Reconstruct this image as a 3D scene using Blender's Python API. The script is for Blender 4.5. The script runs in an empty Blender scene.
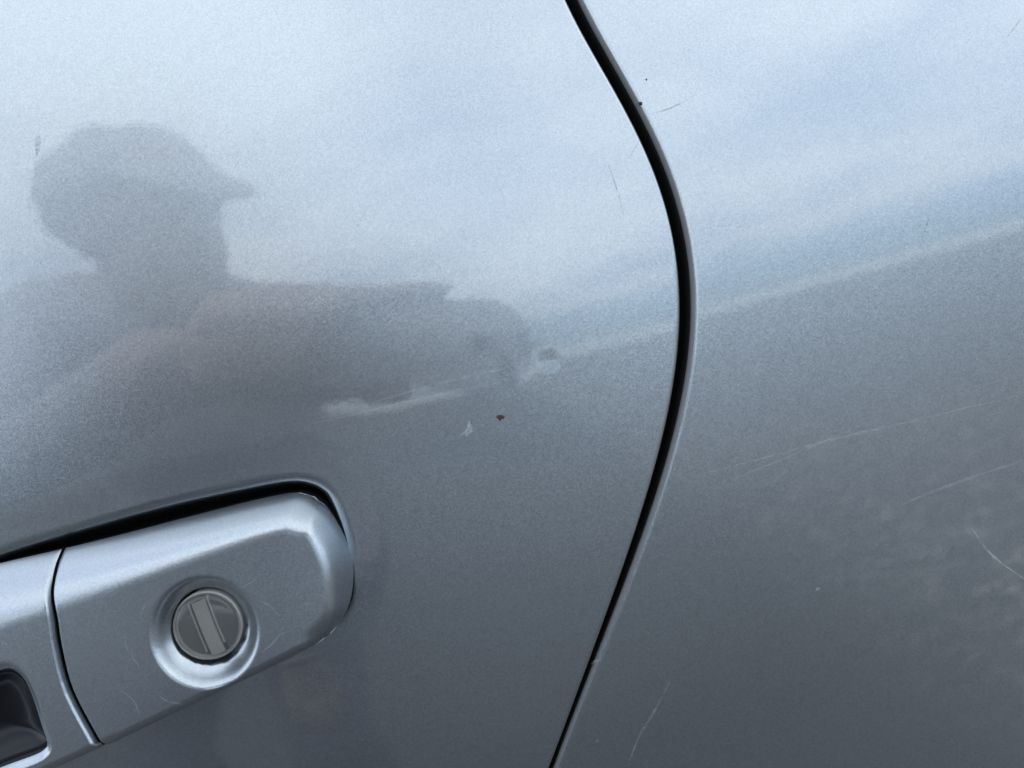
import bpy, bmesh, math, random
import numpy as np
from mathutils import Vector, Matrix

random.seed(4); np.random.seed(4)
sc = bpy.context.scene
C = sc.collection
R = math.radians

# ------------------------------------------------------------------ camera
ZC = 1.02                 # height of the lens above the ground
DIST = 0.160              # lens to paint
ROLL = R(13.5)
PITCH = R(-1.2)
FPX = 745.0               # focal length in pixels of the 1024 wide frame
CAM = np.array([0.0, -DIST, ZC])
_f = np.array([0.0, math.cos(PITCH), math.sin(PITCH)])
_u0 = np.array([0.0, -math.sin(PITCH), math.cos(PITCH)])
_r0 = np.array([1.0, 0.0, 0.0])
CR = _r0 * math.cos(ROLL) - _u0 * math.sin(ROLL)
CU = _u0 * math.cos(ROLL) + _r0 * math.sin(ROLL)
CF = _f
cam_d = bpy.data.cameras.new('camera')
cam = bpy.data.objects.new('camera', cam_d)
C.objects.link(cam)
cam.matrix_world = Matrix(((CR[0], CU[0], -CF[0], CAM[0]), (CR[1], CU[1], -CF[1], CAM[1]),
                           (CR[2], CU[2], -CF[2], CAM[2]), (0, 0, 0, 1)))
cam_d.sensor_width = 9.8
cam_d.lens = FPX / 1024 * 9.8
cam_d.clip_start = 0.002
cam_d.clip_end = 2000
cam_d.dof.use_dof = True
cam_d.dof.focus_distance = DIST + 0.001
cam_d.dof.aperture_fstop = 2.4
sc.camera = cam

# ------------------------------------------------------------------ sky and sun
SUN_EL, SUN_AZ = R(52), R(150)      # high, from the far side of the car
w = bpy.data.worlds.new('World'); sc.world = w; w.use_nodes = True
nt = w.node_tree; N = nt.nodes; L = nt.links
N.clear()
out = N.new('ShaderNodeOutputWorld'); bg = N.new('ShaderNodeBackground')
sky = N.new('ShaderNodeTexSky'); sky.sky_type = 'NISHITA'; sky.sun_disc = False
sky.sun_elevation = SUN_EL; sky.sun_rotation = math.pi / 2 - SUN_AZ
sky.air_density = 1.0; sky.dust_density = 0.6
tc = N.new('ShaderNodeTexCoord')
sep = N.new('ShaderNodeSeparateXYZ'); L.new(tc.outputs['Generated'], sep.inputs[0])
zc = N.new('ShaderNodeMath'); zc.operation = 'MAXIMUM'; zc.inputs[1].default_value = 0.0; L.new(sep.outputs[2], zc.inputs[0])
zz = N.new('ShaderNodeMath'); zz.operation = 'ADD'; zz.inputs[1].default_value = 0.12; L.new(zc.outputs[0], zz.inputs[0])
dv = N.new('ShaderNodeVectorMath'); dv.operation = 'DIVIDE'
cb = N.new('ShaderNodeCombineXYZ')
for i in range(3): L.new(zz.outputs[0], cb.inputs[i])
L.new(tc.outputs['Generated'], dv.inputs[0]); L.new(cb.outputs[0], dv.inputs[1])
n1 = N.new('ShaderNodeTexNoise'); n1.inputs['Scale'].default_value = 0.85; n1.inputs['Detail'].default_value = 6
n1.inputs['Roughness'].default_value = 0.55
mp = N.new('ShaderNodeMapping'); mp.inputs['Location'].default_value = (3.1, 1.7, 0.4)
L.new(dv.outputs[0], mp.inputs['Vector']); L.new(mp.outputs[0], n1.inputs['Vector'])
cov = N.new('ShaderNodeMapRange'); cov.inputs[1].default_value = 0.20; cov.inputs[2].default_value = 0.58
L.new(n1.outputs['Fac'], cov.inputs[0])
# the cloud deck thins out above the horizon, where a pale haze lies
hz = N.new('ShaderNodeMapRange'); hz.interpolation_type = 'SMOOTHSTEP'
hz.inputs[1].default_value = 0.04; hz.inputs[2].default_value = 0.10
hz.inputs[3].default_value = 0.10; hz.inputs[4].default_value = 1.0
L.new(sep.outputs[2], hz.inputs[0])
cm0 = N.new('ShaderNodeMath'); cm0.operation = 'MULTIPLY'; L.new(cov.outputs[0], cm0.inputs[0]); L.new(hz.outputs[0], cm0.inputs[1])
hv = N.new('ShaderNodeMapRange'); hv.interpolation_type = 'SMOOTHSTEP'
hv.inputs[1].default_value = 0.004; hv.inputs[2].default_value = 0.018
hv.inputs[3].default_value = 0.62; hv.inputs[4].default_value = 0.0
L.new(sep.outputs[2], hv.inputs[0])
cm = N.new('ShaderNodeMath'); cm.operation = 'MAXIMUM'; L.new(cm0.outputs[0], cm.inputs[0]); L.new(hv.outputs[0], cm.inputs[1])
hs = N.new('ShaderNodeHueSaturation'); hs.inputs['Saturation'].default_value = 1.0
tn = N.new('ShaderNodeVectorMath'); tn.operation = 'MULTIPLY'; tn.inputs[1].default_value = (0.48, 0.80, 1.32)
L.new(sky.outputs[0], tn.inputs[0]); L.new(tn.outputs[0], hs.inputs['Color'])
mx = N.new('ShaderNodeMix'); mx.data_type = 'RGBA'
mx.inputs[7].default_value = (12.9, 13.9, 14.6, 1)
L.new(cm.outputs[0], mx.inputs[0]); L.new(hs.outputs[0], mx.inputs[6])
L.new(mx.outputs[2], bg.inputs[0]); bg.inputs[1].default_value = 0.11
L.new(bg.outputs[0], out.inputs[0])

sun_d = bpy.data.lights.new('sun', 'SUN'); sun_d.energy = 1.2; sun_d.angle = R(12); sun_d.color = (1.0, 0.95, 0.88)
sun = bpy.data.objects.new('sun', sun_d); C.objects.link(sun)
sd = Vector((math.cos(SUN_EL) * math.cos(SUN_AZ), math.cos(SUN_EL) * math.sin(SUN_AZ), math.sin(SUN_EL)))
sun.rotation_euler = sd.to_track_quat('Z', 'Y').to_euler()
sun.location = (0, 0, 20)

vs = sc.view_settings
vs.view_transform = 'Standard'; vs.look = 'None'; vs.exposure = 0.4; vs.gamma = 1.0; vs.use_curve_mapping = False
sc.cycles.use_denoising = True
sc.cycles.max_bounces = 8

# ------------------------------------------------------------------ materials
def mat(name):
    m = bpy.data.materials.new(name); m.use_nodes = True
    t = m.node_tree
    return m, t, t.nodes['Principled BSDF']

def simple(name, col, rough=0.5, metal=0.0, **kw):
    m, t, p = mat(name)
    p.inputs['Base Color'].default_value = (*col, 1)
    p.inputs['Roughness'].default_value = rough
    p.inputs['Metallic'].default_value = metal
    for k, v in kw.items(): p.inputs[k.replace('_', ' ')].default_value = v
    return m

def paint(name, flake=4300.0, flake_amt=0.07, peel=0.004, coat_r=0.012):
    """silver-blue metallic: flake base under a clear coat with a little orange peel"""
    m, t, p = mat(name)
    n, l = t.nodes, t.links
    co = n.new('ShaderNodeTexCoord')
    vo = n.new('ShaderNodeTexVoronoi'); vo.inputs['Scale'].default_value = flake
    l.new(co.outputs['Object'], vo.inputs['Vector'])
    # each flake has its own tilt
    sub = n.new('ShaderNodeVectorMath'); sub.operation = 'SUBTRACT'; sub.inputs[1].default_value = (.5, .5, .5)
    l.new(vo.outputs['Color'], sub.inputs[0])
    scl = n.new('ShaderNodeVectorMath'); scl.operation = 'SCALE'; scl.inputs['Scale'].default_value = flake_amt
    l.new(sub.outputs[0], scl.inputs[0])
    geo = n.new('ShaderNodeNewGeometry')
    add = n.new('ShaderNodeVectorMath'); add.operation = 'ADD'
    l.new(geo.outputs['Normal'], add.inputs[0]); l.new(scl.outputs[0], add.inputs[1])
    nrm = n.new('ShaderNodeVectorMath'); nrm.operation = 'NORMALIZE'; l.new(add.outputs[0], nrm.inputs[0])
    l.new(nrm.outputs[0], p.inputs['Normal'])
    # colour: flake to flake, and slow cloudiness of the film
    ns = n.new('ShaderNodeTexNoise'); ns.inputs['Scale'].default_value = 14; ns.inputs['Detail'].default_value = 3
    l.new(co.outputs['Object'], ns.inputs['Vector'])
    sv = n.new('ShaderNodeSeparateColor'); l.new(vo.outputs['Color'], sv.inputs[0])
    mr = n.new('ShaderNodeMapRange'); mr.inputs[3].default_value = 0.88; mr.inputs[4].default_value = 1.11
    l.new(sv.outputs[1], mr.inputs[0])
    mr2 = n.new('ShaderNodeMapRange'); mr2.inputs[3].default_value = 0.93; mr2.inputs[4].default_value = 1.07
    l.new(ns.outputs['Fac'], mr2.inputs[0])
    mu = n.new('ShaderNodeMath'); mu.operation = 'MULTIPLY'; l.new(mr.outputs[0], mu.inputs[0]); l.new(mr2.outputs[0], mu.inputs[1])
    cs = n.new('ShaderNodeVectorMath'); cs.operation = 'SCALE'; cs.inputs[0].default_value = PAINT
    l.new(mu.outputs[0], cs.inputs['Scale'])
    l.new(cs.outputs[0], p.inputs['Base Color'])
    p.inputs['Metallic'].default_value = 0.98
    p.inputs['Roughness'].default_value = 0.345
    p.inputs['Coat Weight'].default_value = 1.0
    p.inputs['Coat IOR'].default_value = 1.88
    dn = n.new('ShaderNodeTexNoise'); dn.inputs['Scale'].default_value = 60; dn.inputs['Detail'].default_value = 6; dn.inputs['Roughness'].default_value = .7
    l.new(co.outputs['Object'], dn.inputs['Vector'])
    dm = n.new('ShaderNodeMapRange'); dm.inputs[1].default_value = .35; dm.inputs[2].default_value = .75
    dm.inputs[3].default_value = coat_r * .7; dm.inputs[4].default_value = coat_r * 2.2
    l.new(dn.outputs['Fac'], dm.inputs[0]); l.new(dm.outputs[0], p.inputs['Coat Roughness'])
    pe = n.new('ShaderNodeTexNoise'); pe.inputs['Scale'].default_value = 420; pe.inputs['Detail'].default_value = 2
    l.new(co.outputs['Object'], pe.inputs['Vector'])
    bp = n.new('ShaderNodeBump'); bp.inputs['Strength'].default_value = peel; bp.inputs['Distance'].default_value = 0.002
    l.new(pe.outputs['Fac'], bp.inputs['Height'])
    l.new(bp.outputs[0], p.inputs['Coat Normal'])
    return m

PAINT = (0.365, 0.41, 0.455)
M_PAINT = paint('metallic_paint')
M_PAINT_H = paint('metallic_paint_handle', flake=4300, flake_amt=0.07, coat_r=0.14)
M_RUBBER_SHADE = simple('rubber_shade_black', (0.003, 0.003, 0.0032), 0.9)  # seal rubber; also the painted-in shade of seam walls and recess
M_RUBBER_SHADE.node_tree.nodes['Principled BSDF'].inputs['Specular IOR Level'].default_value = 0.15
M_DUSTY = simple('dusty_edge_paint', (0.17, 0.175, 0.185), 0.55, 0.2)
M_GAP_SHADE = simple('gap_shade_black', (0.012, 0.012, 0.013), 0.8)  # near-black painted shade for the inner walls of the panel gap
M_BLACK = simple('gloss_black_plastic', (0.004, 0.005, 0.008), 0.2)
M_BLACK.node_tree.nodes['Principled BSDF'].inputs['Specular IOR Level'].default_value = 0.25
M_STEEL = simple('lock_metal', (0.52, 0.51, 0.50), 0.42, 0.2)
M_DARKM = simple('lock_dark_metal', (0.035, 0.038, 0.045), 0.45, 0.5)
M_RUST = simple('rust', (0.085, 0.04, 0.018), 0.9)
M_DIRT = simple('dirt', (0.03, 0.018, 0.012), 0.9)

def glassy(name):
    m, t, p = mat(name)
    n, l = t.nodes, t.links
    p.inputs['Base Color'].default_value = (0.92, 0.93, 0.92, 1)
    p.inputs['Roughness'].default_value = 0.07
    p.inputs['IOR'].default_value = 1.45
    p.inputs['Transmission Weight'].default_value = 0.93
    return m
M_CLEAR = glassy('scuffed_clear_plastic')

def scratch_mat(name, col, alpha, rough=0.45, scale=900, lo=0.35, hi=0.62):
    m, t, p = mat(name)
    n, l = t.nodes, t.links
    p.inputs['Base Color'].default_value = (*col, 1)
    p.inputs['Roughness'].default_value = rough
    co = n.new('ShaderNodeTexCoord')
    ns = n.new('ShaderNodeTexNoise'); ns.inputs['Scale'].default_value = scale; ns.inputs['Detail'].default_value = 3
    l.new(co.outputs['Object'], ns.inputs['Vector'])
    mr = n.new('ShaderNodeMapRange'); mr.inputs[1].default_value = lo; mr.inputs[2].default_value = hi
    mr.inputs[3].default_value = alpha * 0.15; mr.inputs[4].default_value = alpha
    l.new(ns.outputs['Fac'], mr.inputs[0]); l.new(mr.outputs[0], p.inputs['Alpha'])
    return m
M_PALE = scratch_mat('pale_scratch_streak', (0.62, 0.66, 0.70), 0.17, scale=500)
M_SCR_LL = scratch_mat('bright_scratch', (0.75, 0.78, 0.80), 0.30, scale=500)
M_SCR_D = scratch_mat('dark_scratch', (0.10, 0.12, 0.15), 0.27)

# ------------------------------------------------------------------ helpers
def obj(name, verts, faces, m, parent=None, smooth=True):
    me = bpy.data.meshes.new(name)
    me.from_pydata([tuple(v) for v in verts], [], faces)
    if smooth: me.polygons.foreach_set('use_smooth', [True] * len(me.polygons))
    me.materials.append(m)
    me.update()
    o = bpy.data.objects.new(name, me); C.objects.link(o)
    if parent is not None: o.parent = parent
    return o

def tag(o, label=None, cat=None, group=None, kind=None):
    if label: o['label'] = label
    if cat: o['category'] = cat
    if group: o['group'] = group
    if kind: o['kind'] = kind
    return o

def grid_faces(nr, nc, flip=False):
    f = []
    for i in range(nr - 1):
        b = i * nc
        for j in range(nc - 1):
            a = b + j
            f.append((a, a + nc, a + nc + 1, a + 1) if flip else (a, a + 1, a + nc + 1, a + nc))
    return f

def seg_dist(P, poly, closed=False):
    """distance from points P (n,2) to a polyline"""
    poly = np.asarray(poly, float)
    A = poly; B = np.roll(poly, -1, axis=0)
    if not closed: A, B = A[:-1], B[:-1]
    best = np.full(len(P), 1e9)
    for a, b in zip(A, B):
        ab = b - a; t = np.clip(((P - a) @ ab) / max(ab @ ab, 1e-18), 0, 1)
        q = a + t[:, None] * ab
        best = np.minimum(best, np.hypot(P[:, 0] - q[:, 0], P[:, 1] - q[:, 1]))
    return best

def inside(P, poly):
    poly = np.asarray(poly, float); r = np.zeros(len(P), bool); j = len(poly) - 1
    for i in range(len(poly)):
        xi, zi = poly[i]; xj, zj = poly[j]
        c = ((zi > P[:, 1]) != (zj > P[:, 1]))
        with np.errstate(divide='ignore', invalid='ignore'):
            xs = (xj - xi) * (P[:, 1] - zi) / (zj - zi if zj != zi else 1e-18) + xi
        r ^= c & (P[:, 0] < xs)
        j = i
    return r

def spline(pts, n, closed=False):
    """Catmull-Rom through pts"""
    p = np.asarray(pts, float)
    out = []
    m = len(p)
    segs = m if closed else m - 1
    for i in range(segs):
        if closed: p0, p1, p2, p3 = p[(i - 1) % m], p[i], p[(i + 1) % m], p[(i + 2) % m]
        else:
            p1, p2 = p[i], p[i + 1]
            p0 = p[i - 1] if i else 2 * p1 - p2
            p3 = p[i + 2] if i + 2 < m else 2 * p2 - p1
        for k in range(n):
            t = k / n
            out.append(0.5 * ((2 * p1) + (-p0 + p2) * t + (2 * p0 - 5 * p1 + 4 * p2 - p3) * t * t + (-p0 + 3 * p1 - 3 * p2 + p3) * t ** 3))
    if not closed: out.append(p[-1])
    return np.array(out)

def sstep(a, b, x):
    t = np.clip((x - a) / (b - a), 0, 1); return t * t * (3 - 2 * t)

# ------------------------------------------------------------------ the body side as a surface y = S(x, z)
RX, RZ = 3.2, 1.9
TUCK = 0.40
def S0(x, z):
    zr = z - ZC
    lo = np.minimum(zr + 0.035, 0)          # the side tucks under below the handle line
    return x * x / (2 * RX) + zr * zr / (2 * RZ) + TUCK * lo * lo

def ray(px, py):
    d = CF + CR * ((px - 512) / FPX) - CU * ((py - 384) / FPX)
    return d

def onto(px, py, h=0.0, f=S0):
    """the point of the body side (h metres proud of it) seen at a place of the photograph"""
    d = ray(px, py); t = DIST
    for _ in range(12):
        p = CAM + d * t
        t += ((f(p[0], p[2]) - h) - p[1]) / d[1]
    return CAM + d * t

def xz(px, py, h=0.0):
    p = onto(px, py, h); return np.array([p[0], p[2]])

# the ding and the handle recess
DING = xz(549, 361)
lip_px = [(-90, 590), (0, 556), (64, 536), (160, 509), (241, 491), (286, 483), (308, 485), (325, 495), (337, 519), (344.5, 545), (345.5, 566)]
lip = [xz(*p) for p in lip_px]
tail = [xz(340, 590, 0), xz(318, 604, 0), xz(200, 650), xz(100, 690), xz(0, 728), xz(-90, 760)]
a0, a1 = lip[0], tail[-1]
LIP = np.array([np.array([a0[0] - 0.086, a0[1] - 0.004]), *spline(lip, 6), *tail, np.array([a1[0] - 0.086, a1[1] + 0.006]),
                np.array([a0[0] - 0.097, (a0[1] + a1[1]) / 2])])

def S(x, z):
    x = np.asarray(x, float); z = np.asarray(z, float)
    y = S0(x, z)
    # ding: a small crater with a soft raised collar and a wide shallow pull around it
    dx, dz = x - DING[0], z - DING[1]
    r2 = dx * dx + dz * dz
    r = np.sqrt(r2)
    y = y + 0.000058 * np.exp(-r2 / (2 * 0.0012 ** 2))
    y = y + 0.00003 * np.exp(-(r2) / (2 * 0.0070 ** 2))
    # a nearly invisible crease running forward from the ding
    al = -(dx * 0.999 - dz * 0.02)
    y = y + 0.00006 * sstep(0.0, 0.006, al) * (1 - sstep(0.03, 0.055, al)) * np.exp(-(dz - 0.002) ** 2 / (2 * 0.0035 ** 2))
    return y

def S_door(x, z):
    y = S(x, z)
    sh = y.shape
    P = np.stack([x.ravel(), z.ravel()], 1)
    sdv = np.full(len(P), 1.0)
    lo, hi = LIP.min(0) - 0.02, LIP.max(0) + 0.02
    near = (P[:, 0] > lo[0]) & (P[:, 0] < hi[0]) & (P[:, 1] > lo[1]) & (P[:, 1] < hi[1])
    Pn = P[near]
    d = seg_dist(Pn, LIP, True); d[inside(Pn, LIP)] *= -1
    sdv[near] = d
    sdv = sdv.reshape(sh)
    # rolled lip: tangent to the panel outside, dropping steeply inside
    t = np.clip((0.0022 - sdv) / 0.0030, 0, 1)
    roll = 0.0030 * (1 - np.sqrt(np.clip(1 - t * t, 0, 1)))
    deep = 0.0068 * sstep(0.0008, -0.0016, sdv) if False else 0.0068 * (1 - sstep(-0.0026, -0.0006, sdv))
    soft = 0.00035 * (1 - sstep(0.0, 0.011, sdv))
    return y + roll + deep + soft

# gap between door and quarter panel
door_px = [(565, 0), (597, 52), (630, 118), (656, 184), (672, 241), (681, 288), (683.5, 321), (680, 357), (670, 400), (655, 459), (638, 523), (618, 582), (594, 651), (569, 718), (549.5, 766)]
quar_px = [(583, 0), (616, 57), (644, 113), (673, 180), (689, 236), (697, 288), (698, 326), (694.5, 357), (685, 400), (676, 439), (658, 503), (636, 572), (603, 656), (581, 705), (560, 766)]
def edge_curve(px):
    p = np.array([xz(*q) for q in px]); p = p[np.argsort(p[:, 1])]
    fit = np.polyfit(p[:, 1] - ZC, p[:, 0], 5)
    z0, z1 = p[0, 1] - ZC, p[-1, 1] - ZC
    def f(z):
        zr = np.asarray(z, float) - ZC
        c = np.clip(zr, z0, z1)
        x = np.polyval(fit, c); sl = np.polyval(np.polyder(fit), c)
        return x + sl * (zr - c), sl
    return f
door_edge = edge_curve(door_px)
quar_edge = edge_curve(quar_px)

car = bpy.data.objects.new('car', None); C.objects.link(car)
tag(car, 'silver blue metallic car side with a small ding beside the door handle lock', 'car')

def panel(name, edge, sign, qs, zs, lipr, surf, m, wall=0.012, dusty=5, shift=0.0):
    """qs: distances from the edge measured square to it; sign -1 runs towards the front, +1 towards the rear"""
    xe, sl = edge(zs)
    k = np.sqrt(1 + sl * sl)
    cols = []
    # inner wall, then the rolled lip, then the open panel
    lipq = lipr * (1 - np.cos(np.linspace(0, math.pi / 2, 8)))
    lipd = lipr * (1 - np.sin(np.linspace(0, math.pi / 2, 8)))
    X = []; Y = []; Z = []
    def col(q, dep):
        kk = k if q < 0.03 else k + (1 - k) * min(1, (q - 0.03) / 0.2)
        x = xe + sign * (q + shift) * kk
        X.append(x); Y.append(surf(x, zs) + dep); Z.append(zs.copy())
    col(0, lipr + wall); col(0, lipr + wall * .5)
    for q, d_ in zip(lipq, lipd): col(q, d_)
    for q in qs:
        if q > lipr * 1.02: col(q, 0)
    X, Y, Z = np.stack(X, 1), np.stack(Y, 1), np.stack(Z, 1)
    V = np.stack([X.ravel(), Y.ravel(), Z.ravel()], 1)
    o = obj(name, V, grid_faces(len(zs), X.shape[1], flip=(sign < 0)), m, car)
    # rolled edge is dusty; inner wall blackened, the gap's shade put into colour
    o.data.materials.append(M_DUSTY); o.data.materials.append(M_GAP_SHADE)
    mi = np.zeros((len(zs) - 1, X.shape[1] - 1), np.int32); mi[:, :dusty] = 1; mi[:, :4] = 2
    o.data.polygons.foreach_set('material_index', mi.ravel())
    return o

def steps(*seg):
    o = []
    for a, b, s in seg:
        n = max(1, int(round((b - a) / s))); o += list(np.linspace(a, b, n, endpoint=False))
    return np.array(o)
zs = ZC + np.array(list(steps((-0.62, -0.115, 0.010), (-0.115, 0.115, 0.0005), (0.115, 0.24, 0.008))) + [0.24])
qd = np.array(list(steps((0.0006, 0.178, 0.0005), (0.178, 0.72, 0.012))) + [0.72])
door = panel('door', door_edge, -1, qd, zs, 0.0008, S_door, M_PAINT)
zq = ZC + np.array(list(steps((-0.62, -0.115, 0.010), (-0.115, 0.115, 0.0015), (0.115, 0.24, 0.008))) + [0.24])
qq = np.array(list(steps((0.0010, 0.02, 0.0008), (0.02, 0.14, 0.002), (0.14, 0.60, 0.012))) + [0.60])
def S_quarter(x, z):
    # the quarter panel swells a touch and rolls away behind the gap
    xr = np.maximum(x - 0.045, 0)
    return S0(x, z) + 0.00012 + 0.10 * xr * xr - 0.12 * np.maximum(x, 0) * (z - ZC)
quarter = panel('quarter_panel', quar_edge, +1, qq, zq, 0.0017, S_quarter, M_PAINT, dusty=7, shift=-0.0011)
door['label'] = 'silver blue door panel with a small round ding'
quarter['label'] = 'silver blue quarter panel behind the door gap'

# black weather seal at the bottom of the gap
def seal():
    xa, _ = door_edge(zq); xb, _ = quar_edge(zq)
    X, Y, Z = [], [], []
    for t, d_ in ((-0.0030, .0095), (0.0, .0082), (0.25, .0066), (0.6, .0062), (0.9, .0072), (1.0, .0082), (1.003, .0095)):
        x = xa + (xb - xa) * min(max(t, 0), 1) + (t if t < 0 else (0.0030 if t > 1 else 0))
        X.append(x); Y.append(S0(x, zq) + d_); Z.append(zq)
    X, Y, Z = np.stack(X, 1), np.stack(Y, 1), np.stack(Z, 1)
    return obj('weather_seal', np.stack([X.ravel(), Y.ravel(), Z.ravel()], 1), grid_faces(len(zq), 7), M_RUBBER_SHADE, car)
seal()
# dark door jamb behind gap and door
def jamb():
    z = ZC + np.linspace(-0.62, 0.24, 60)
    xa, _ = door_edge(z); X, Y, Z = [], [], []
    for dx, d_ in ((-0.70, .03), (-0.06, .022), (0.06, .022), (0.60, .03)):
        x = xa + dx; X.append(x); Y.append(S0(x, z) + d_); Z.append(z)
    X, Y, Z = np.stack(X, 1), np.stack(Y, 1), np.stack(Z, 1)
    obj('door_jamb', np.stack([X.ravel(), Y.ravel(), Z.ravel()], 1), grid_faces(60, 4), M_RUBBER_SHADE, car)
jamb()

# ------------------------------------------------------------------ door handle and lock cover
HM = 0.0098     # how far the handle stands proud
def loft(outer, inner, hf, n=360, rings=56, back=0.0085):
    """a shell from an outer outline to an inner outline (both x,z loops); hf(P) gives the height above the panel"""
    outer = np.asarray(outer); inner = np.asarray(inner); c = inner.mean(0)
    def by_angle(poly):
        # dense resample, then for each angle the hit of the ray from c
        res = []
        A = poly; B = np.roll(poly, -1, axis=0)
        for k in range(n):
            th = 2 * math.pi * k / n; d = np.array([math.cos(th), math.sin(th)])
            best = None
            for a, b in zip(A, B):
                e = b - a; den = d[0] * -e[1] + d[1] * e[0]
                if abs(den) < 1e-15: continue
                r = a - c
                s = (r[0] * -e[1] + r[1] * e[0]) / den; u = (d[0] * r[1] - d[1] * r[0]) / den
                if s > 0 and -1e-9 <= u <= 1 + 1e-9 and (best is None or s > best): best = s
            res.append(c + d * best)
        return np.array(res)
    O, I = by_angle(outer), by_angle(inner)
    V = []; rows = 0
    def ring(P, H):
        V.append(np.stack([P[:, 0], S0(P[:, 0], P[:, 1]) - H, P[:, 1]], 1))
    ring(O, np.full(n, -back)); ring(O, np.full(n, -back * .5)); 
    for k in range(rings + 1):
        t = (k / rings) ** 1.7
        P = O + (I - O) * t
        ring(P, hf(P))
    return V, O, I
def shell(V, n):
    nr = len(V); VV = np.concatenate(V); f = []
    for i in range(nr - 1):
        for j in range(n):
            a = i * n + j; b = i * n + (j + 1) % n
            f.append((a, b, b + n, a + n))
    return VV, f

top_c = [xz(61, 550, 0.0008), xz(110, 538, 0.0008), xz(160, 525, .0008), xz(241, 504, .0008), xz(280, 495.5, .0008)]
cor_c = [xz(297, 494, .0008), xz(312, 498, .0008), xz(325, 508, .0008), xz(337, 526, .0008)]
rgt_c = [xz(346, 545, .0008), xz(351, 562, .001), xz(352, 580, .0018), xz(348, 605, .004), xz(338, 625, .006), xz(324, 640, .0075)]
bot_c = [xz(312, 647, .008), xz(261, 673, .0085), xz(200, 702, .0088), xz(150, 726, .0088), xz(107, 746, .0085)]
lef_c = [xz(105, 742, .0088), xz(72, 692, .0095), xz(57, 650, .0098), xz(51, 617, .0095), xz(53, 585, .0058), xz(58, 562, .0022)]
cover_out = np.array([*top_c, *cor_c, *rgt_c, *bot_c, *lef_c])
# smooth the rounded end, keep the seam corners
end = spline([*top_c, *cor_c, *rgt_c, *bot_c], 5)
cover_outline = np.concatenate([end, spline(lef_c, 4)])
T_line = spline([*top_c, cor_c[0], cor_c[1]], 4)
R_line = spline([cor_c[1], cor_c[2], cor_c[3], *rgt_c], 4)
B_line = spline([rgt_c[-1], *bot_c], 4)
L_line = spline([bot_c[-1], *lef_c, top_c[0]], 4)
LOCK = xz(203.5, 634, HM)           # centre of the dished rim
def ramp(d, w, p): 
    t = np.clip(d / w, 0, 1); return 1 - (1 - t) ** p
def smin(a, b, k):
    h = np.clip(0.5 + 0.5 * (b - a) / k, 0, 1); return b * (1 - h) + a * h - k * h * (1 - h)
xa_, xb_ = top_c[0][0], cor_c[1][0]
def h_top(P, line):
    d = seg_dist(P, line)
    u = np.clip((P[:, 0] - xa_) / (xb_ - xa_), -0.3, 1)
    wd = 0.0118 - 0.0052 * u
    return ramp(d, wd, 1.85)
LEAN = 0.085      # the front face leans back a little
def h_cover(P):
    a = h_top(P, T_line)
    b = ramp(seg_dist(P, R_line), 0.0044, 2.0)
    c = 0.78 + 0.22 * ramp(seg_dist(P, B_line), 0.0022, 2.2)
    l = 0.86 + 0.14 * ramp(seg_dist(P, L_line), 0.0009, 2.2)
    b = np.maximum(b, 0.0) + (1 - b) * np.clip(1 - seg_dist(P, B_line) / 0.020, 0, 1) ** 2 * 0.75
    h = smin(a, b, 0.20) * c
    # front face: the upper part leans back a little, gently crowned
    return HM * np.minimum(h, 1.0) * l - 0.0009 * (1 - np.clip(h, 0, 1)) - LEAN * (P[:, 1] - LOCK[1]) * np.clip(h, 0, 1) 
nL = 360
th = np.linspace(0, 2 * math.pi, 120, endpoint=False)
RD = 0.0118
rim = LOCK + np.stack([np.cos(th), np.sin(th)], 1) * RD
V, O, I = loft(cover_outline, rim, h_cover, nL)
# dished rim around the lock, then the bored hole
hI = h_cover(I)
vec = I - LOCK
hole_r = np.ones(nL) * 0.0077 / RD
ang = np.arctan2(vec[:, 1], vec[:, 0])
rngc = np.random.RandomState(11)
jag = np.interp(np.linspace(0, 1, nL), np.linspace(0, 1, 60), rngc.rand(60))
low = np.clip(np.cos(ang - R(-50)), 0, 1) ** 1.2            # chipped along the lower edge
dish_c = LOCK + np.array([-0.0009, 0.0004])
for s, dp in ((0.975, .00003), (0.95, .00013), (0.92, .00040), (0.88, .0010), (0.84, .0018), (0.80, .0025), (0.76, .0031), (0.725, .00350), (0.70, .00372)):
    P = dish_c * (1 - s) + LOCK * s + vec * s
    ring_h = hI - dp
    V.append(np.stack([P[:, 0], S0(P[:, 0], P[:, 1]) - ring_h, P[:, 1]], 1))
s_end = (0.668 + 0.055 * low * (0.2 + jag))
for dp in (.0039, .0042, .010):
    P = dish_c + vec * s_end[:, None]
    V.append(np.stack([P[:, 0], S0(P[:, 0], P[:, 1]) - (hI - dp), P[:, 1]], 1))
VV, ff = shell(V, nL)
cover = obj('lock_cover', VV, ff, M_PAINT_H, car)
def blacken_walls(o, n, rows=2):
    # sides inside the seam are coloured black to stand in for shade
    o.data.materials.append(M_RUBBER_SHADE)
    mi = np.zeros(len(o.data.polygons), np.int32); mi[:rows * n] = 1
    o.data.polygons.foreach_set('material_index', mi)
blacken_walls(cover, nL)

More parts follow.
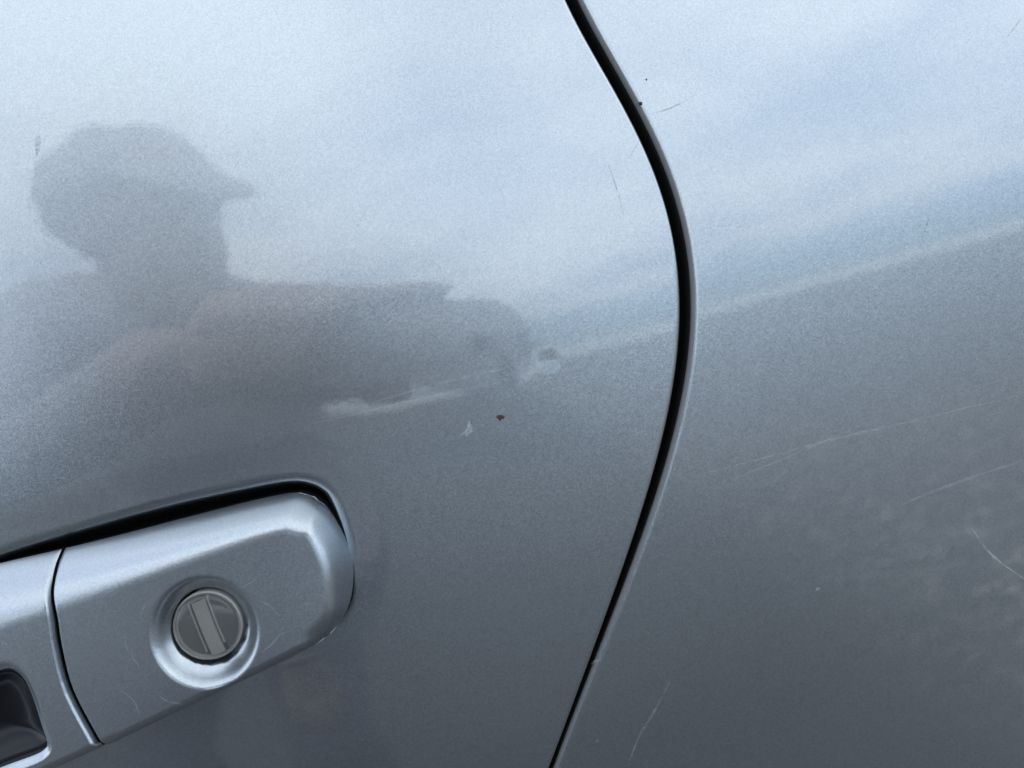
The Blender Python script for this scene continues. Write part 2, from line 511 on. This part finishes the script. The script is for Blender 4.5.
# ---- fine key scratches round the lock
def on_cover(px, py):
    f = lambda x, z: float(S0(x, z) - h_cover(np.array([[x, z]]))[0])
    return onto(px, py, 0.00003, f)
def key_scratch(pts, width):
    p = spline(pts, 6); v = []; n = len(p)
    for i, q in enumerate(p):
        t = p[min(i + 1, n - 1)] - p[max(i - 1, 0)]; t = t / np.hypot(*t)
        wd = width * 2.4 * math.sin(math.pi * min(max(i / (n - 1), .05), .95)) ** .6
        for sg in (-1, 1): v.append(on_cover(*(q + np.array([-t[1], t[0]]) * wd * sg)))
    return obj('scratch_streak', v, [(2 * i, 2 * i + 1, 2 * i + 3, 2 * i + 2) for i in range(n - 1)], M_PALE, cover)
for pts, wd in (([(262, 652), (275, 641), (284, 626)], .35), ([(140, 668), (128, 650), (124, 632)], .3), ([(258, 600), (270, 606), (279, 616)], .28),
                ([(150, 690), (170, 702), (192, 704)], .3), ([(236, 590), (252, 582), (262, 570)], .25), ([(120, 690), (133, 700), (140, 716)], .3),
                ([(268, 632), (281, 634), (292, 630)], .22), ([(150, 598), (143, 609), (140, 622)], .25)):
    key_scratch(pts, wd)

# ---- lock cylinder under a clear cap
LY = S0(dish_c[0], dish_c[1]) - (HM - 0.0046)
def disc_obj(name, prof, m, parent, n=72, cx=dish_c[0], cz=dish_c[1], y0=LY, cap=True):
    """prof: (radius, proud) pairs"""
    v = []; f = []
    for r, h in prof:
        for k in range(n):
            a = 2 * math.pi * k / n; v.append((cx + r * math.cos(a), y0 - h, cz + r * math.sin(a)))
    for i in range(len(prof) - 1):
        for j in range(n):
            a = i * n + j; b = i * n + (j + 1) % n; f.append((a, b, b + n, a + n))
    if cap: f.append(tuple((len(prof) - 1) * n + j for j in range(n)))
    return obj(name, v, f, m, parent)
cyl = disc_obj('lock_cylinder', [(0.00735, -.006), (0.00735, -.0002), (0.0072, .0002), (0.0066, .0003), (0.0063, .0000), (0.0061, -.0012), (0.0058, -.0013)], M_STEEL, cover, cap=False)
disc_obj('lock_face', [(0.0062, -.00125), (0.003, -.00120), (0.0005, -.00118)], simple('lock_face_metal', (0.09, 0.09, 0.098), 0.35, 0.3), cover)
SL = R(13.5 + 20)
def bar(name, cx, cz, w_, l_, h0, h1, m, rot, bev=0.00015):
    bm = bmesh.new(); bmesh.ops.create_cube(bm, size=1)
    for v in bm.verts:
        x, y, z = v.co.x * w_, v.co.y, v.co.z * l_
        v.co = (cx + x * math.cos(rot) - z * math.sin(rot), LY - (h1 if y < 0 else h0), cz + x * math.sin(rot) + z * math.cos(rot))
    bmesh.ops.bevel(bm, geom=bm.edges[:], offset=bev, segments=2, affect='EDGES')
    bmesh.ops.recalc_face_normals(bm, faces=bm.faces)
    me = bpy.data.meshes.new(name); bm.to_mesh(me); bm.free(); me.materials.append(m)
    o = bpy.data.objects.new(name, me); C.objects.link(o); o.parent = cover
    return o
M_SLOT = simple('slot_shutter', (0.40, 0.39, 0.38), 0.35, 0.2)
rot = R(8)
ex, ez = math.cos(rot), math.sin(rot)
def at_lock(u, v): return dish_c[0] + u * ex - v * ez, dish_c[1] + u * ez + v * ex
c_ = at_lock(0.0000, -0.0002); bar('key_slot', *c_, 0.0040, 0.0110, -.0016, -.0009, M_DARKM, rot)
c_ = at_lock(0.0000, -0.0004); bar('slot_shutter', *c_, 0.0029, 0.0112, -.0010, -.0006, M_SLOT, rot)
c_ = at_lock(-0.0020, 0.0003); bar('slot_edge', *c_, 0.00022, 0.0104, -.0012, -.0003, M_STEEL, rot, .00008)
c_ = at_lock(0.0020, 0.0008); bar('slot_edge', *c_, 0.00022, 0.0104, -.0012, -.0003, M_STEEL, rot, .00008)
prof = [(0.0070, .0000), (0.0070, .0008)] + [(0.0069 * math.cos(a), .0008 + .0015 * math.sin(a)) for a in np.linspace(0.05, 1.5, 9)]
disc_obj('clear_cap', prof, M_CLEAR, cover)

# ---- the pull handle to the left of the seam
off = np.array([-0.0008, 0.0])
seam_r = [np.asarray(p) + off for p in lef_c]
tl = top_c[0] + off
sx = 0.118
top_l = [np.array([tl[0] - sx * t, tl[1] + 0.0015 * t - 0.004 * t * t]) for t in np.linspace(1, 0, 9)]
bl = bot_c[-1] + off
bot_l = [np.array([bl[0] - sx * t, bl[1] - 0.0052 * math.sin(min(1, t * 3) * math.pi / 2) + 0.006 * t * t]) for t in np.linspace(0, 1, 9)]
el = (top_l[0] + bot_l[-1]) / 2
hh = (top_l[0][1] - bot_l[-1][1]) / 2
cap_l = [np.array([el[0] - 0.016 * math.sin(a), el[1] - hh * math.cos(a)]) for a in np.linspace(0.25, math.pi - 0.25, 9)]
handle_outline = np.concatenate([spline([*bot_l, *cap_l, *top_l], 5), spline(seam_r[::-1], 4)])
T2 = spline(top_l, 4); B2 = spline(bot_l, 4); E2 = spline([bot_l[-1], *cap_l, top_l[0]], 4); L2 = spline([top_l[-1], *seam_r[::-1], bot_l[0]], 4)
win_px = [(-30, 684), (-6, 674), (8, 673), (20, 682), (30, 700), (40, 726), (46.5, 743), (44, 750), (33, 756), (8, 765), (-25, 778)]
win = [xz(*p, HM) for p in win_px]
wl, wr = win[0], win[-1]
win_out = np.concatenate([spline(win, 4), np.array([[wr[0] - 0.06, wr[1] - 0.001], [wr[0] - 0.066, wr[1] + 0.004], [wl[0] - 0.066, wl[1] - 0.004], [wl[0] - 0.06, wl[1] + 0.001]])])
def h_pull(P):
    a = h_top(P, T2)
    b = ramp(seg_dist(P, E2), 0.010, 2.0)
    c = 0.78 + 0.22 * ramp(seg_dist(P, B2), 0.0022, 2.2)
    l = 0.86 + 0.14 * ramp(seg_dist(P, L2), 0.0009, 2.2)
    h = smin(a, b, 0.20) * c
    d = seg_dist(P, win_out, True)
    return HM * np.minimum(h, 1.0) * l - 0.0009 * (1 - np.clip(h, 0, 1)) - LEAN * (P[:, 1] - LOCK[1]) * np.clip(h, 0, 1) - 0.0009 * (1 - sstep(0, 0.0016, d))
V, O, I = loft(handle_outline, win_out, h_pull, 480)
hI = h_pull(I); ci = I.mean(0)
for s, dp in ((0.995, .0004), (0.985, .0012), (0.98, .0030)):
    P = ci + (I - ci) * s
    V.append(np.stack([P[:, 0], S0(P[:, 0], P[:, 1]) - (hI - dp), P[:, 1]], 1))
VV, ff = shell(V, 480)
pull = obj('door_handle', VV, ff, M_PAINT_H, car)
blacken_walls(pull, 480)
# glossy black insert, hollowed towards the middle
Vi = []
for s, dp in ((0.984, .0026), (0.95, .0022), (0.90, .0024), (0.82, .0034), (0.6, .0052), (0.3, .0060), (0.02, .0062)):
    P = ci + (I - ci) * s
    Vi.append(np.stack([P[:, 0], S0(P[:, 0], P[:, 1]) - (HM - .0006 - dp), P[:, 1]], 1))
VV, ff = shell(Vi, 480)
obj('grip_insert', VV, ff, M_BLACK, pull)

# black sheet added in the recess, standing in for its shadow
gx = LIP.mean(0)
gp = gx + (LIP - gx) * 0.985
n_ = len(gp)
Vg = [np.stack([p[:, 0], S0(p[:, 0], p[:, 1]) + .0078, p[:, 1]], 1) for p in (gp, gx + (gp - gx) * 0.6, gx + (gp - gx) * 0.05)]
VV, ff = shell(Vg, n_)
obj('recess_shade_sheet', VV, ff, M_RUBBER_SHADE, car)

# ------------------------------------------------------------------ wear and pale streaks on the paint
def S_any(side): return S_door if side == 'door' else S_quarter
def surf_pt(px, py, side, h=0.00003):
    f0 = (lambda x, z: float(S(np.array(x), np.array(z)))) if side == 'door' else (lambda x, z: float(S_quarter(x, z)))
    return onto(px, py, h, f0)
def ribbon(px, width, m, side, n=10, taper=True, name='scratch_streak'):
    """a thin line through photo points, width in mm"""
    p = spline(px, n)
    v = []; m_ = len(p)
    for i, q in enumerate(p):
        t = p[min(i + 1, m_ - 1)] - p[max(i - 1, 0)]; t = t / (np.hypot(*t) + 1e-9)
        s = i / (m_ - 1)
        wd = width * 4.66 / 2 * ((math.sin(math.pi * min(max(s, .02), .98)) ** 0.6) if taper else 1) * (0.75 + 0.5 * random.random())
        nn = np.array([-t[1], t[0]])
        for sg in (-1, 1):
            v.append(surf_pt(*(q + nn * wd * sg), side))
    f = [(2 * i, 2 * i + 1, 2 * i + 3, 2 * i + 2) for i in range(m_ - 1)]
    o = obj(name, v, f, m, door if side == 'door' else quarter)
    return o
def blot(px, m, side, h=0.00005, name='paint_chip', dome=0.00012):
    p = np.array(px, float); c = p.mean(0)
    v = [surf_pt(*q, side, h) for q in p] + [surf_pt(*(c + (q - c) * .55), side, h + dome) for q in p] + [surf_pt(*c, side, h + dome * 1.2)]
    n = len(p); f = [(i, (i + 1) % n, n + (i + 1) % n, n + i) for i in range(n)] + [(n + i, n + (i + 1) % n, 2 * n) for i in range(n)]
    return obj(name, v, f, m, door if side == 'door' else quarter)

# door side
blot([(495.5, 416.5), (499, 416), (503, 415.8), (505.5, 417), (503, 419), (501, 419.5), (500, 421.5), (498.5, 419.5)], M_RUST, 'door', name='rust_chip')
blot([(496, 415.6), (500, 415.2), (504.5, 415.4), (501, 416.4)], M_DIRT, 'door', h=.0001, name='rust_chip')
M_SCUFF = scratch_mat('scuff', (0.72, 0.76, 0.80), 0.34, scale=1500)
blot([(464, 434), (467, 424), (469, 420), (471, 424), (474, 431), (470, 433), (467, 437)], M_SCUFF, 'door', dome=.00002, name='scuff')
ribbon([(458, 437), (466, 431), (470, 422)], 0.35, M_SCUFF, 'door')
ribbon([(608, 163), (613, 178), (619, 196), (624, 216)], 0.22, M_SCR_D, 'door')
ribbon([(628, 160), (634, 150), (640, 139)], 0.2, M_SCR_D, 'door')
blot([(36, 136), (39.5, 135), (41, 142), (39, 152), (36, 156), (35, 146)], M_SCR_D, 'door', dome=.00002, name='scuff')
blot([(356, 224), (358.5, 223.5), (359, 226), (357, 227)], M_SCR_D, 'door', dome=.00002, name='dirt_speck')
ribbon([(312, 424), (360, 413), (410, 401), (455, 391), (505, 382)], 0.45, M_PALE, 'door')  # pale ribbon laid along the streak that runs to the ding
ribbon([(378, 401), (420, 389), (470, 376), (505, 369)], 0.8, M_PALE, 'door')  # second, wider pale ribbon just above, along the same streak
# quarter panel side
blot([(638, 103), (640, 101.5), (642.5, 102.5), (642, 105), (639.5, 105)], M_DIRT, 'quarter', h=.00015, name='dirt_speck')
blot([(645.5, 79), (647, 78.6), (647.3, 80.2), (646, 80.5)], M_DIRT, 'quarter', name='dirt_speck')
ribbon([(648, 114), (665, 110), (681, 103), (693, 96)], 0.28, M_SCR_D, 'quarter')
ribbon([(1005, 40), (1014, 28), (1021, 19)], 0.3, M_SCR_D, 'quarter')
ribbon([(690, 477), (760, 459), (830, 440), (900, 424), (965, 408), (1030, 393)], 0.55, M_PALE, 'quarter')
ribbon([(735, 478), (800, 452), (870, 421)], 0.35, M_PALE, 'quarter')
ribbon([(900, 505), (950, 485), (1030, 458)], 0.6, M_PALE, 'quarter')
ribbon([(972, 528), (983, 545), (999, 561), (1030, 583)], 0.42, M_SCR_LL, 'quarter')
ribbon([(672, 677), (655, 710), (640, 735), (628, 765)], 0.5, M_PALE, 'quarter')
ribbon([(930, 215), (926, 228), (922, 240)], 0.2, M_SCR_D, 'quarter')
for a, b, k in ((818, 589, 1.0), (1004, 389, 1.1), (597, 741, .55), (648, 633, .5), (150 + 447, 700, .4)):
    blot([(a + k * (1.4 + 1.8 * random.random()) * math.cos(t), b + k * (1.2 + 2.4 * random.random()) * math.sin(t)) for t in np.linspace(0, 5.6, 9)], M_PALE, 'quarter', dome=.00001, name='paint_chip')
ribbon([(815, 592), (818, 588), (821, 590)], 0.4, M_PALE, 'quarter')
blot([(593, 661), (596, 659), (598, 660.5), (595, 663)], M_SCR_LL, 'quarter', dome=.00002, name='paint_chip')
ribbon([(591, 664), (596, 661), (602, 660)], 0.3, M_SCR_LL, 'quarter')

# ------------------------------------------------------------------ ground, mirrored in the paint
def ground_mat():
    """worn asphalt, with loose pale grit lying on it towards the rear of the car"""
    m, t, p = mat('worn_asphalt')
    n, l = t.nodes, t.links
    co = n.new('ShaderNodeTexCoord')
    def noise(sc_, det, ro=.6):
        a = n.new('ShaderNodeTexNoise'); a.inputs['Scale'].default_value = sc_; a.inputs['Detail'].default_value = det
        a.inputs['Roughness'].default_value = ro; l.new(co.outputs['Object'], a.inputs['Vector']); return a.outputs['Fac']
    def mrange(src, a, b, c, d):
        q = n.new('ShaderNodeMapRange'); q.interpolation_type = 'SMOOTHSTEP'
        for k, v in enumerate((a, b, c, d)): q.inputs[k + 1].default_value = v
        l.new(src, q.inputs[0]); return q.outputs[0]
    def mul(a, b):
        q = n.new('ShaderNodeMath'); q.operation = 'MULTIPLY'; l.new(a, q.inputs[0]); l.new(b, q.inputs[1]); return q.outputs[0]
    b = n.new('ShaderNodeTexVoronoi'); b.inputs['Scale'].default_value = 52; l.new(co.outputs['Object'], b.inputs['Vector'])
    s = n.new('ShaderNodeSeparateColor'); l.new(b.outputs['Color'], s.inputs[0])
    sp = n.new('ShaderNodeSeparateXYZ'); l.new(co.outputs['Object'], sp.inputs[0])
    grit = mul(mul(mrange(s.outputs[0], .45, .95, 0, 1), mrange(noise(7, 7, .7), .40, .66, .1, 1)), mrange(sp.outputs[0], .60, 1.25, .02, 1))
    cr = n.new('ShaderNodeMix'); cr.data_type = 'RGBA'
    cr.inputs[6].default_value = (.036, .036, .039, 1); cr.inputs[7].default_value = (.072, .071, .071, 1)
    l.new(mrange(noise(40, 8, .75), .3, .7, 0, 1), cr.inputs[0])
    c2 = n.new('ShaderNodeMix'); c2.data_type = 'RGBA'; c2.inputs[7].default_value = (.60, .58, .56, 1)
    l.new(grit, c2.inputs[0]); l.new(cr.outputs[2], c2.inputs[6]); l.new(c2.outputs[2], p.inputs['Base Color'])
    p.inputs['Roughness'].default_value = .9
    return m
g = 900.0
gnd = obj('ground', [(-g, -g, 0), (g, -g, 0), (g, g, 0), (-g, g, 0)], [(0, 1, 2, 3)], ground_mat(), smooth=False)
tag(gnd, 'worn grey asphalt mirrored in the lower car paint', kind='structure')

# ------------------------------------------------------------------ the person taking the picture and the phone, mirrored in the paint
def hand_pt(a, b, c):
    p = CAM + CR * a + CU * b + CF * c
    return Vector(p)

def rounded(w0, w1, h0, h1, r, n=8):
    o = []
    for cx, cy, a in ((w1 - r, h1 - r, 0), (w0 + r, h1 - r, 90), (w0 + r, h0 + r, 180), (w1 - r, h0 + r, 270)):
        for k in range(n + 1):
            t = R(a + 90 * k / n); o.append((cx + r * math.cos(t), cy + r * math.sin(t)))
    return o
M_PHONE = simple('phone_silver', (0.75, 0.76, 0.78), 0.35, 0.0)
M_SCREEN = simple('phone_glass', (0.01, 0.01, 0.012), 0.08)
PW0, PW1, PH0, PH1 = -0.118, 0.0085, -0.0075, 0.033
phone = bpy.data.objects.new('phone', None); C.objects.link(phone)
tag(phone, 'phone held up to the car, mirrored in the door paint', 'phone')
def slab(name, loop, c0, c1, m, parent, ins=0.0012):
    lc = np.mean(loop, 0); v = []; n = len(loop)
    for c, k in ((c0, ins), (c0 + ins, 0), (c1 - ins, 0), (c1, ins)):
        for a, b in loop:
            d = np.array([a, b]) - lc; ln = np.hypot(*d); q = lc + d * (1 - k / ln)
            v.append(hand_pt(q[0], q[1], -c))
    f = [(i * n + j, i * n + (j + 1) % n, (i + 1) * n + (j + 1) % n, (i + 1) * n + j) for i in range(3) for j in range(n)]
    f += [tuple(range(n))[::-1], tuple(3 * n + j for j in range(n))]
    return obj(name, v, f, m, parent, smooth=False)
slab('phone_body', rounded(PW0, PW1, PH0, PH1, 0.0195, 14), 0.0042, 0.0118, M_PHONE, phone)
slab('screen', rounded(PW0 + .003, PW1 - .003, PH0 + .003, PH1 - .003, 0.0165, 14), 0.0117, 0.0122, M_SCREEN, phone, ins=.0002)
slab('camera_bump', rounded(-0.020, 0.0060, -0.0060, 0.018, 0.006), 0.0022, 0.0044, M_PHONE, phone, ins=.0006)
for a, b in ((0.0, 0.0), (-0.0115, 0.0105)):
    v = []; n = 32
    for r, c in ((.0046, .0023), (.0046, .0010), (.0040, .0007), (.0032, .0012)):
        for k in range(n): v.append(hand_pt(a + r * math.cos(2 * math.pi * k / n), b + r * math.sin(2 * math.pi * k / n), -c))
    f = [(i * n + j, i * n + (j + 1) % n, (i + 1) * n + (j + 1) % n, (i + 1) * n + j) for i in range(3) for j in range(n)]
    f.append(tuple(3 * n + j for j in range(n)))
    obj('lens', v, f, M_SCREEN, phone)

def _ico(sub):
    b = bmesh.new(); bmesh.ops.create_icosphere(b, subdivisions=sub, radius=1)
    v = np.array([x.co[:] for x in b.verts]); b.verts.index_update()
    f = np.array([[x.index for x in p.verts] for p in b.faces]); b.free()
    return v, f
ICO = {2: _ico(2), 3: _ico(3)}
def skin(chains):
    """chains: lists of (point, radius); swept as closely set balls that the voxel remesh below fuses into one surface"""
    VS, FS, off_ = [], [], 0
    for ch in chains:
        for (p, r), (q, t) in zip(ch[:-1], ch[1:]):
            r = r if isinstance(r, tuple) else (r, r); t = t if isinstance(t, tuple) else (t, t)
            p, q = np.array(p), np.array(q)
            n = max(2, int(np.linalg.norm(q - p) / (0.25 * min(r[1], t[1]))) + 1)
            for k in range(n + 1):
                u = k / n; v = u * u * (3 - 2 * u)
                a_, b_ = r[0] + (t[0] - r[0]) * v, r[1] + (t[1] - r[1]) * v
                iv, jf = ICO[2 if b_ < .03 else 3]
                VS.append(iv * (a_, b_, b_) + p + (q - p) * u); FS.append(jf + off_); off_ += len(iv)
    me = bpy.data.meshes.new('tmp'); me.from_pydata(np.concatenate(VS).tolist(), [], np.concatenate(FS).tolist())
    return me
def ellipsoid(bm, c, r, rot=None, seg=24):
    m = Matrix.Translation(c) @ (rot.to_4x4() if rot else Matrix()) @ Matrix.Diagonal((*r, 1))
    bmesh.ops.create_uvsphere(bm, u_segments=seg, v_segments=seg // 2 + 4, radius=1, matrix=m)

HC = Vector((-0.385, -0.66, 1.305))             # head
pelvis = Vector((-.53, -.98, .80)); belly = Vector((-.52, -.92, .93)); chest = Vector((-.485, -.82, 1.08)); nb = Vector((-.42, -.745, 1.205)); neck = Vector((-.395, -.705, 1.245))
shR, shL = Vector((-.325, -.80, 1.165)), Vector((-.61, -.76, 1.245))
elR, wrR = Vector((-.35, -.95, .92)), Vector((-.37, -.75, .70))
elL, wrL = Vector((-.55, -.50, 1.02)), hand_pt(-.205, -.005, -.075)
body = skin([
    [(pelvis, (.155, .12)), (belly, (.145, .11)), (chest, (.16, .115)), (nb, (.075, .07)), (neck, .055)],
    [(nb, (.075, .07)), (shR, .066), (elR, .047), (wrR, .031)],
    [(nb, (.075, .07)), (shL, .066), (elL, .047), (wrL, .029)],
    [(chest, (.15, .11)), (shR, .066)], [(chest, (.15, .11)), (shL, .066)],
    [(pelvis, (.155, .12)), (Vector((-.425, -.97, .76)), .095), (Vector((-.39, -.80, .45)), .064), (Vector((-.38, -.99, .10)), .045)],
    [(pelvis, (.155, .12)), (Vector((-.635, -.97, .76)), .095), (Vector((-.67, -.84, .45)), .064), (Vector((-.69, -1.03, .10)), .045)],
])
bm = bmesh.new(); bm.from_mesh(body)
for fx, fy in ((-.38, -.99), (-.69, -1.03)):
    bm.from_mesh(skin([[(Vector((fx, fy - .05, .05)), .042), (Vector((fx, fy + .03, .06)), .048), (Vector((fx + .01, fy + .11, .042)), .042), (Vector((fx + .015, fy + .18, .034)), .032)]]))
# hands: the left grips the phone, the right rests on the knee
def finger(pts, r): bm.from_mesh(skin([[(p, r * (1 - .10 * i)) for i, p in enumerate(pts)]]))
pal = [(wrL, .029), (hand_pt(-.165, .005, -.040), (.036, .017)), (hand_pt(-.142, .012, -.020), (.040, .014))]
bm.from_mesh(skin([pal]))
for k, (b, ln) in enumerate(((.024, .043), (.009, .040), (-.003, .030))):
    finger([hand_pt(-.145, b * .9 + .002, -.018), hand_pt(-.136, b, .002), hand_pt(-.118, b, .0065), hand_pt(-.120 + ln, b + .002, .0055)], .0088)
finger([hand_pt(-.140, .030, -.016), hand_pt(-.108, .036, -.008), hand_pt(-.068, .034, -.006), hand_pt(-.030, .0375, -.006)], .0092)   # index along the top edge
finger([hand_pt(-.146, -.006, -.020), hand_pt(-.122, -.0105, -.008), hand_pt(-.088, -.0120, -.005), hand_pt(-.048, -.0095, -.006)], .0080)   # little finger under it
finger([hand_pt(-.160, -.012, -.036), hand_pt(-.138, -.006, -.030), hand_pt(-.112, .004, -.0235), hand_pt(-.094, .008, -.0225)], .0100)
kn = Vector((-.385, -.775, .52))
bm.from_mesh(skin([[(wrR, .030), (wrR.lerp(kn, .35), (.036, .018)), (wrR.lerp(kn, .6), (.040, .015))]]))
for k in range(4):
    o_ = Vector((-.031 + .021 * k, 0, 0)); ln = (.052, .064, .060, .046)[k]
    b0 = wrR.lerp(kn, .55) + o_
    finger([b0, b0 + Vector((0, .006, -ln * .6)), b0 + Vector((0, .006, -ln * 1.1)), b0 + Vector((0, -.006, -ln * 1.5))], .0085)
b0 = wrR.lerp(kn, .3) + Vector((.026, .008, 0))
finger([b0, b0 + Vector((.022, .012, -.018)), b0 + Vector((.030, .016, -.045))], .0098)
# head: skull, jaw, nose, ears, brow, chin
tilt = Matrix.Rotation(R(-56), 3, 'Z') @ Matrix.Rotation(R(-10), 3, 'X')
def hp(x, y, z): return HC + tilt @ Vector((x, y, z))
ellipsoid(bm, hp(0, -.012, .025), (.076, .095, .098), tilt)
ellipsoid(bm, hp(0, .022, -.045), (.060, .066, .075), tilt)
ellipsoid(bm, hp(0, .068, -.098), (.022, .016, .017), tilt, 12)
ellipsoid(bm, hp(0, .096, -.018), (.013, .018, .026), tilt, 12)
ellipsoid(bm, hp(0, .081, -.060), (.025, .010, .011), tilt, 12)
for sx_ in (-1, 1):
    ellipsoid(bm, hp(.077 * sx_, -.004, -.012), (.010, .020, .032), tilt, 12)
    ellipsoid(bm, hp(.030 * sx_, .078, .020), (.024, .012, .009), tilt, 12)
ellipsoid(bm, (HC + neck) / 2 + Vector((0, -.01, 0)), (.080, .070, .095), None, 16)
bme = bpy.data.meshes.new('person'); bm.to_mesh(bme); bm.free()
tmp = bpy.data.objects.new('tmp', bme); C.objects.link(tmp)
rm = tmp.modifiers.new('r', 'REMESH'); rm.mode = 'VOXEL'; rm.voxel_size = 0.005
sm = tmp.modifiers.new('m', 'SMOOTH'); sm.iterations = 5; sm.factor = .5
dg = bpy.context.evaluated_depsgraph_get(); dg.update()
pme = bpy.data.meshes.new_from_object(tmp.evaluated_get(dg)); bpy.data.objects.remove(tmp)
pme.name = 'person'
pb = bmesh.new(); pb.from_mesh(pme)               # keep the one outer surface
seen, best = set(), []
for v0 in pb.verts:
    if v0 in seen: continue
    st, comp = [v0], []
    seen.add(v0)
    while st:
        v = st.pop(); comp.append(v)
        for e in v.link_edges:
            o2 = e.other_vert(v)
            if o2 not in seen: seen.add(o2); st.append(o2)
    if len(comp) > len(best): best = comp
keep = set(best)
bmesh.ops.delete(pb, geom=[v for v in pb.verts if v not in keep], context='VERTS')
pb.to_mesh(pme); pb.free()
M_SKIN = simple('skin', (0.32, 0.235, 0.20), 0.5)
M_TOP = simple('grey_top', (0.38, 0.38, 0.39), 0.85)
M_TROUS = simple('dark_trousers', (0.06, 0.065, 0.08), 0.9)
M_SHOE = simple('dark_shoe', (0.02, 0.02, 0.02), 0.6)
M_HAIR = simple('cap_cloth', (0.30, 0.295, 0.29), 0.8)
pme.materials.clear()
for m_ in (M_SKIN, M_TOP, M_TROUS, M_SHOE): pme.materials.append(m_)
for p in pme.polygons:
    c = p.center; k = 1
    if c.z < .10: k = 3
    elif (c - wrL).dot(wrL - elL) > -.0006 and c.y > -.5: k = 0
    elif (c - wrR).length < .03 or ((c - wrR).dot(kn - wrR) > 0 and (c - wrR.lerp(kn, .6)).length < .07 and c.y > -.768): k = 0
    elif (c - neck).dot(HC - nb) > -.002 and c.z > 1.19: k = 0
    elif c.z < .80: k = 2
    p.material_index = k; p.use_smooth = True
person = bpy.data.objects.new('person', pme); C.objects.link(person)
tag(person, 'person in a grey top leaning in with a phone, mirrored in the door paint', 'person')
# a soft cap with a brim
hb = bmesh.new()
bmesh.ops.create_icosphere(hb, subdivisions=4, radius=1)
for v in hb.verts:
    d = v.co.normalized()
    rr = 1 + .05 * math.sin(7 * d.x + 3 * d.z) * math.cos(6 * d.y + 2) + .03 * math.sin(19 * d.x + 5) * math.sin(17 * d.z)
    q = Vector((d.x * .112, d.y * .122, d.z * .098)) * rr
    if d.z < 0: q.x *= 1 + .12 * max(0, -d.z) * 0; q.z *= .75
    if d.y > .15: q.y *= .72 if d.z > -.1 else .35
    v.co = hp(q.x, q.y - .022, q.z + .036)
hm = bpy.data.meshes.new('hair'); hb.to_mesh(hm); hb.free(); hm.materials.append(M_HAIR)
for p in hm.polygons: p.use_smooth = True
cb_ = bmesh.new(); ellipsoid(cb_, hp(0, .092, .040), (.080, .078, .016), tilt @ Matrix.Rotation(R(-24), 3, 'X'))
cbm = bpy.data.meshes.new('cap_brim'); cb_.to_mesh(cbm); cb_.free(); cbm.materials.append(M_HAIR)
for p in cbm.polygons: p.use_smooth = True
brim = bpy.data.objects.new('cap_brim', cbm); C.objects.link(brim); brim.parent = person
hair = bpy.data.objects.new('cap', hm); C.objects.link(hair); hair.parent = person
M_EYE = simple('eye', (0.6, 0.6, 0.58), 0.2); M_IRIS = simple('iris', (0.03, 0.02, 0.015), 0.2)
for sx_ in (-1, 1):
    for nm, rr, dy, m_ in (('eye', .0115, .0, M_EYE),):
        b = bmesh.new(); ellipsoid(b, hp(.030 * sx_, .074, .003), (rr, rr * .9, rr * .75), tilt, 16)
        me = bpy.data.meshes.new(nm); b.to_mesh(me); b.free(); me.materials.append(m_); me.materials.append(M_IRIS)
        for p in me.polygons:
            p.use_smooth = True
            if (p.center - hp(.030 * sx_, .086, .002)).length < .006: p.material_index = 1
        e = bpy.data.objects.new(nm, me); C.objects.link(e); e.parent = person
